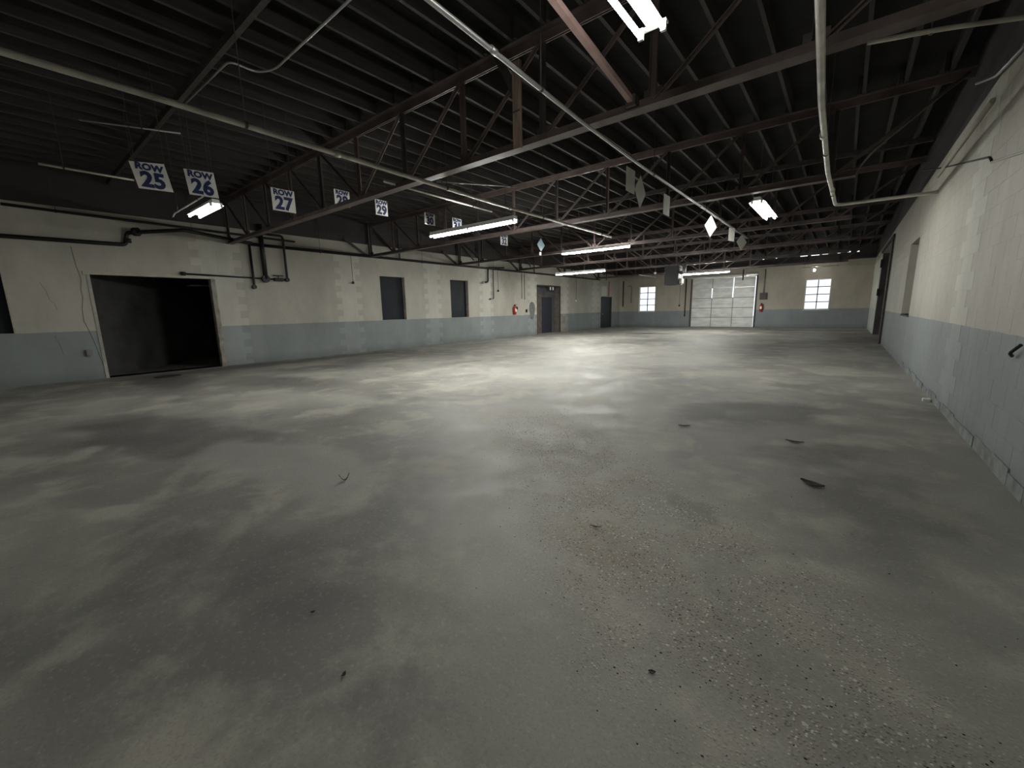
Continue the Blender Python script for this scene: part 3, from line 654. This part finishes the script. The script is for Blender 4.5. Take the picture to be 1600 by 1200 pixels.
# ------------------------------------------------------------------ tube lights
def strip_light(c, along, length, label, tubes=2, units=2, shade=.085, drop=ZD, k=4.9):
    TUBEM = tube_glow(k)
    o = empty('tube_light', c, label, 'light', 'fluorescent tube lights', None, 0 if along == 'x' else math.pi/2)
    L2 = length/2; ul = length/units
    hwid = .055 if shade else .032
    MB().box((-L2, -hwid, .035), (L2, hwid, .10)).build('housing', WHITE, o)
    # sloping wings, added and sized to hold tube light off the ceiling
    for s in ((-1, 1) if shade else ()):
        MB().poly([(-L2, s*.05, .045), (L2, s*.05, .045), (L2, s*shade, .012), (-L2, s*shade, .012)], .003, (0, -s*.3, 1)).build('added_wing', WHITE, o)
    if not shade:
        for s in (-1, 1): MB().box((s*L2-.02, -.10, .034), (s*L2+.02, .10, .05)).build('end_bracket', WHITE, o)
    for u in range(units):
        for j in range(tubes):
            yy = 0 if tubes == 1 else (-1 if j == 0 else 1)*(.062 if shade == .085 else .080)
            a, b = -L2+u*ul+.03, -L2+(u+1)*ul-.03
            MB().tube([(a, yy, 0), (b, yy, 0)], .019, 8, caps=True).build('tube', TUBEM, o, smooth=True)
            MB().box((a-.025, yy-.018, -.022), (a, yy+.018, .05)).build('lamp_holder', WHITE, o); MB().box((b, yy-.018, -.022), (b+.025, yy+.018, .05)).build('lamp_holder', WHITE, o)
    for s in (-1, 1):
        MB().tube([(s*L2*.8, 0, .1), (s*L2*.8, 0, drop-c[2]-.002)], .005, 5).build('hanger', WIRE, o)
    return o
strip_light((-1.24, 1.98, 3.30), 'y', 2.46, 'large bright tube light nearest the viewer, lengthwise at the top', 2, 1, 0, k=.56)
strip_light((-6.38, 6.62, 3.10), 'x', 2.46, 'crosswise double light beside the ROW 31 sign')
strip_light((-6.70, 12.85, 3.30), 'x', 2.46, 'crosswise double light, second in line from the viewer')
strip_light((-9.55, 16.95, 3.00), 'x', 2.5, 'crosswise double light near the deep dark doorway, left')
strip_light((-6.00, 24.0, 3.12), 'x', 2.44, 'crosswise double light in front of the roll-up door')
strip_light((-1.48, 10.25, 3.30), 'y', 1.9, 'lengthwise tube light on the right past the white pipe bend', 2, 1, .135, k=1.4)
strip_light((-9.35, 2.73, 3.30), 'x', 1.26, 'small bright light just under the ROW 26 sign', 2, 1, .12, k=.62)
bl = empty('bare_bulb', (-1.52, 29.3, 3.28), 'glaring bare bulb above the right bright window', 'light')
MB().tube([(0, 0, -.07), (0, 0, -.05), (0, 0, 0), (0, 0, .05), (0, 0, .08)], [.02, .05, .065, .045, .02], 10).build('bulb', BULBM, bl, smooth=True)
MB().tube([(0, 0, .08), (0, 0, .15)], .025, 8).build('socket', BLACK, bl); MB().tube([(0, 0, .15), (0, 0, ZD-3.281)], .006, 5).build('cord_line', BLACK, bl)
pipe('conduit', [(-2.1, 29.32, 3.46), (-.4, 29.32, 3.46)], .014, GALV, 'thin bright conduit behind the bare bulb', 'conduit', hangers=[(-2.0, 29.32, 3.46), (-.5, 29.32, 3.46)])
for i, (x, y, z, l) in enumerate([(-8.8, 24.5, 3.35, 'left of two small white floodlights near the heater'), (-8.2, 24.5, 3.30, 'right of two small white floodlights near the heater')]):
    s = empty('floodlight', (x, y, z), l, 'light', 'small floodlights')
    MB().tube([(0, -.05, 0), (0, .05, .03)], [.07, .05], 10).build('lamp_head', WHITE, s); MB().tube([(0, 0, .05), (0, 0, ZD-.001-z)], .008, 5).build('stem', DARKSTEEL, s)
pipe('conduit', [(-8.9, 22.3, 3.15), (-8.9, 24.9, 3.15)], .018, WHITEPIPE, 'short bright conduit above the left bright window', 'conduit', hangers=[(-8.9, 22.8, 3.15), (-8.9, 24.4, 3.15)])

# ------------------------------------------------------------------ ROW signs
def sheet(name, X, yz, th, m, parent=None):
    o = MB(); c = Vector((X, sum(p[0] for p in yz)/4, sum(p[1] for p in yz)/4))
    o.poly([Vector((X, a, b))-c for a, b in yz], th, (1, 0, 0)); return o, c
rows_ = [(25, -7.5, 1.45, 1.82, 3.44, 3.11, .030), (26, -7.5, 2.02, 2.38, 3.475, 3.135, .015), (27, -7.5, 3.15, 3.52, 3.455, 3.105, 0), (28, -8.0, 4.53, 4.85, 3.80, 3.50, 0),
         (29, -7.5, 5.10, 5.38, 3.63, 3.34, 0), (30, -7.5, 6.34, 6.64, 3.58, 3.33, 0), (31, -7.5, 7.19, 7.49, 3.60, 3.31, 0), (32, -7.5, 8.96, 9.26, 3.44, 3.17, 0)]
WH = {25: 'leftmost of the row', 26: 'right above the small left light', 27: 'large and clear', 28: 'foot hidden by a truss',
      29: 'just right of the ROW 28 one', 30: 'dim, left of the crosswise light', 31: 'standing just above the crosswise light', 32: 'tiny, below the second truss chord'}
for n_, X, ya, yb, zt, zb, sh in rows_:
    c = Vector((X, (ya+yb)/2, (zt+zb)/2)); o = empty('row_sign', c, 'white hanging sign with navy letters reading ROW %d, %s' % (n_, WH[n_]), 'sign', 'numbered row signs')
    hw, hh = (yb-ya)/2, (zt-zb)/2
    MB().poly([(0, -hw+sh, -hh-sh*.3), (0, hw+sh, -hh+sh*.3), (0, hw-sh, hh+sh), (0, -hw-sh, hh-sh*.6)], .006, (1, 0, 0)).build('board', SIGNW, o)
    t = text('ROW', hh*.66, NAVY, o, (.0045, -sh*.5, hh*.66), RX, off=.0062, sx=1.08, th=.0008)
    t = text(str(n_), hh*1.60, NAVY, o, (.0045, sh*.4, -hh*.33), RX, off=.0112, sx=.98, th=.0008)
    for s in (-1, 1):
        MB().tube([(0, s*hw*.85, hh*.93), (0, s*hw*.85, ZD-.001-c.z)], .0035, 5).build('hanging_wire', WIRE, o)

# blank square and diamond signs under the thin middle pipe
def hung(name, X, y, z, shape, m, label, pz=Z33, w=.27, h=.29, rot=0, grp='blank hanging signs'):
    o = empty(name, (X, y, z), label, 'sign', grp, None, rot)
    pts = [(0, -w/2, -h/2), (0, w/2, -h/2), (0, w/2, h/2), (0, -w/2, h/2)] if shape == 's' else [(0, 0, -h/2), (0, w/2, 0), (0, 0, h/2), (0, -w/2, 0)]
    MB().poly(pts, .006, (1, 0, 0)).build('board', m, o)
    MB().tube([(0, 0, h/2-.01), (0, 0, pz-z)], .0035, 5).build('hanging_wire', WIRE, o)
    return o
hung('blank_sign', -2.35, 5.49, 3.04, 's', SIGNG, 'grey upright rectangular sign, nearest under the thin middle pipe')
hung('diamond_sign', -2.35, 5.83, 2.97, 'd', SIGNG, 'grey diamond sign beside the nearest rectangular one', w=.38, h=.42)
hung('blank_sign', -2.36, 6.94, 2.99, 's', SIGNG, 'second grey rectangular sign with a bright lower edge', w=.28, h=.30)
hung('diamond_sign', -2.36, 9.70, 3.05, 'd', WHITE, 'bright white diamond sign in the middle of the hall', w=.43, h=.44, rot=-.32)
hung('blank_sign', -2.36, 11.75, 3.14, 's', SIGNG, 'third rectangular sign, small and dim, beyond the white diamond', w=.32, h=.32, rot=-.21)
hung('diamond_sign', -2.36, 13.05, 3.10, 'd', SIGNG, 'dim grey diamond sign farthest away, right of the small rectangle', w=.43, h=.43, rot=-.43)
hung('diamond_sign', -7.5, 10.89, 3.36, 'd', SKYB, 'small blue and white printed diamond sign left of the second double light', ZD-.001, .42, .40, 0, 'blank hanging signs')
bt = empty('hanging_tag', (-7.5, 10.86, 3.10), 'tiny white tag below the blue diamond sign', 'sign')
MB().box((-.003, -.05, -.045), (.003, .05, .045)).build('board', WHITE, bt); MB().tube([(0, 0, .04), (0, 0, .08)], .003, 5).build('hanging_wire', WIRE, bt)

# ------------------------------------------------------------------ unit heater
hx = empty('unit_heater', (-6.95, 21.6, 2.50), 'dark box heater hanging near the far end', 'heater')
MB().box((-.34, 0, 0), (.34, .75, .92)).build('casing', mat('dark_heater_casing', (.014, .013, .013), .6), hx)
for k in range(8): MB().box((-.30, -.02, .08+k*.1), (.30, .0, .13+k*.1)).build('louvre', BLACK, hx)
MB().tube([(.36, .38, .60), (.50, .38, .60), (.50, .38, 1.0)], .09, 10).build('flue', GALV, hx, smooth=True)
MB().box((.34, .2, .05), (.46, .55, .30)).build('burner_box', WHITE, hx)
for s in (-1, 1): MB().tube([(s*.28, .37, .92), (s*.28, .37, ZD-.001-2.50)], .012, 6).build('hanger_rod', DARKSTEEL, hx)

# ------------------------------------------------------------------ extinguishers, boxes
def ext(loc, label, face):
    o = empty('fire_extinguisher', loc, label, 'extinguisher', None, None, face)
    MB().tube([(0, -.11, -.22), (0, -.11, -.20), (0, -.11, .16), (0, -.11, .21), (0, -.11, .24)], [.05, .085, .085, .05, .025], 14).build('cylinder', RED, o, smooth=True)
    MB().box((-.03, -.14, .24), (.03, -.08, .30)).box((-.02, -.24, .29), (.02, -.08, .31)).build('valve_handle', BLACK, o)
    MB().tube(bend([(0, -.12, .26), (.13, -.12, .24), (.12, -.12, -.10)], .05), .012, 6).build('hose', BLACK, o, smooth=True)
    MB().box((-.05, -.198, -.06), (.05, -.190, .10)).build('label_plate', LBL, o)
    MB().box((-.05, -.04, -.1), (.05, -.002, .15)).build('bracket', GREYBOX, o)
ext((-4.12, YF, 1.22), 'red fire extinguisher on the end wall right of the roll-up door', 0)
ext((XL, 17.15, 1.38), 'red fire extinguisher on the left wall before the deep doorway', math.pi/2)
def ebox(name, loc, sx, sy, label, m=GREYBOX, axis='x'):
    o = empty(name, loc, label, 'box')
    if axis == 'x': MB().box((0, -sx/2, -sy/2), (.06, sx/2, sy/2)).build('casing', m, o); MB().box((.06, -sx/2+.01, -sy/2+.01), (.068, sx/2-.01, sy/2-.01)).build('cover', m, o)
    else: MB().box((-sx/2, -.12, -sy/2), (sx/2, 0, sy/2)).build('casing', m, o); MB().box((-sx/2+.02, -.13, -sy/2+.02), (sx/2-.02, -.12, sy/2-.02)).build('cover', m, o)
ebox('outlet_box', (XL, 1.28, .63), .10, .14, 'small grey outlet box left of the big doorway', GREYBOX)
ebox('switch_box', (-4.05, YF, 1.95), .40, .42, 'dark switch box above the extinguisher on the end wall', DARKSTEEL, 'y')
ebox('switch_box', (XL, 18.3, 1.35), .10, .16, 'small dark switch beside the smudge before the deep doorway', BLACK)
ebox('switch_box', (XL, 17.45, 1.5), .08, .14, 'small dark switch right of the left wall extinguisher', BLACK)
# smudge by doorway
sm = MB(); pts = []
for k in range(14):
    t = 2*math.pi*k/14; pts.append((0, .26*math.cos(t)*(1+.2*math.sin(3*t)), .55*math.sin(t)*(1+.12*math.cos(2*t))))
sm.poly(pts, .003, (1, 0, 0)); s_ = sm.build('wall_smudge', mat('grey_soot_smudge', (.19, .185, .18), .9, 0, .3, 6), wl, loc=(XL+.004, 18.85, 1.35))
# cracks on the left wall
ck = MB().tube([(XL+.003, 1.33, 3.0), (XL+.003, 1.35, 2.6), (XL+.003, 1.39, 2.3), (XL+.003, 1.35, 2.05), (XL+.003, 1.36, 1.9), (XL+.003, 1.31, 1.62), (XL+.003, 1.30, 1.35), (XL+.003, 1.36, 1.1), (XL+.003, 1.41, .8), (XL+.003, 1.50, .1)], .0045, 4)
ck.tube([(XL+.003, .75, 2.2), (XL+.003, .82, 2.0), (XL+.003, .84, 1.82), (XL+.003, .90, 1.75), (XL+.003, .92, 1.6)], .0025, 4).tube([(XL+.003, .80, 1.05), (XL+.003, .84, .9), (XL+.003, .88, .6)], .0025, 4)
ck.build('crack_lines', mat('crack_grey', (.10, .10, .09), .9), wl)['kind'] = 'stuff'  # thin lines in dark grey

# ------------------------------------------------------------------ floor debris
dr = empty('floor_drain', (-12.55, 2.42, 0), 'dark oval drain cover in front of the big doorway', 'drain')
MB().tube([(0, 0, .001), (0, 0, .010)], .26, 20).build('cover', DIRT, dr)
MB().tube([(0, 0, .001), (0, 0, .013)], .06, 10).build('cover_boss', DARKSTEEL, dr)
def leaf(loc, s, rot, label, curl=.3, w=.35):
    m = MB(); n = 5
    for i in range(n+1):
        t = i/n; x = (t-.5)*s; ww = w*s*math.sin(math.pi*min(max(t, .06), .94))*.5; z = .004+curl*s*abs(t-.5)**2*2
        for k in (-1, 0, 1): m.v.append((x, k*ww+.25*s*(t-.5)**2, z+(.12*s*abs(k)*w)))
    for i in range(n):
        for k in range(2): a = i*3+k; m.f.append((a, a+1, a+4, a+3)); m.m.append(0)
    o = m.build('dry_leaf', LEAF, None, loc=loc); o.rotation_euler.z = rot
    sol = o.modifiers.new('thick', 'SOLIDIFY'); sol.thickness = .003
    return tag(o, label, 'leaf', 'dry leaves on the floor')
leaf((-3.18, 1.66, 0), .085, 1.2, 'curled dark leaf at the left middle of the floor', 1.3, .28)
leaf((-.07, 3.82, 0), .17, -.4, 'flat dark leaf on the floor toward the right wall', .1, .5)
leaf((-.45, 1.39, 0), .028, .4, 'small round dark leaf bit low in the middle of the floor', .2, .7)
leaf((-1.13, 2.24, 0), .07, .2, 'thin dark straw-like leaf on the pebbly strip', .1, .15)
leaf((-1.35, 4.93, 0), .13, .5, 'ragged dark leaf beyond the pebbly strip', .1, .35)
leaf((-.27, 4.96, 0), .16, .0, 'long dark leaf lying on the dark stain to the right', .1, .3)
leaf((-1.84, .74, 0), .02, 1, 'tiny dark leaf crumb in the left foreground', .3, .6)
leaf((-1.40, .65, 0), .025, 2, 'tiny dark leaf crumb at the bottom of the foreground', .3, .6)
cb = MB().box((XR-.10, 8.1, 0), (XR-.02, 8.18, .04)); tag(cb.build('paper_scrap', LBL), 'small white paper scrap at the foot of the right wall', 'scrap')
# loose gravel chips on the worn strip, one countless scatter
gm = MB(); R_ = random.Random(3)
ang = math.atan2(-3.0, 3.6)
for k in range(2600):
    u = R_.uniform(-1, 1)*2.9; v = R_.gauss(0, .42)
    x = -1.15+u*math.cos(ang)-v*math.sin(ang); y = 2.62+u*math.sin(ang)+v*math.cos(ang)
    if x > XR-.1 or y < .3: continue
    s = R_.uniform(.0018, .0050); a = R_.uniform(0, 6.28); n0 = len(gm.v); mi = 0 if R_.random() < .55 else 1
    for j in range(4):
        t = a+j*math.pi/2; gm.v.append((x+math.cos(t)*s*R_.uniform(.8, 1.6), y+math.sin(t)*s, 0))
    gm.v.append((x, y, s*.8))
    for j in range(4): gm.f.append((n0+j, n0+(j+1) % 4, n0+4)); gm.m.append(mi)
tag(gm.build('loose_gravel', [STRAPM, LEAF]), 'loose pale and dark grit scattered on the worn floor strip', 'gravel', None, 'stuff')
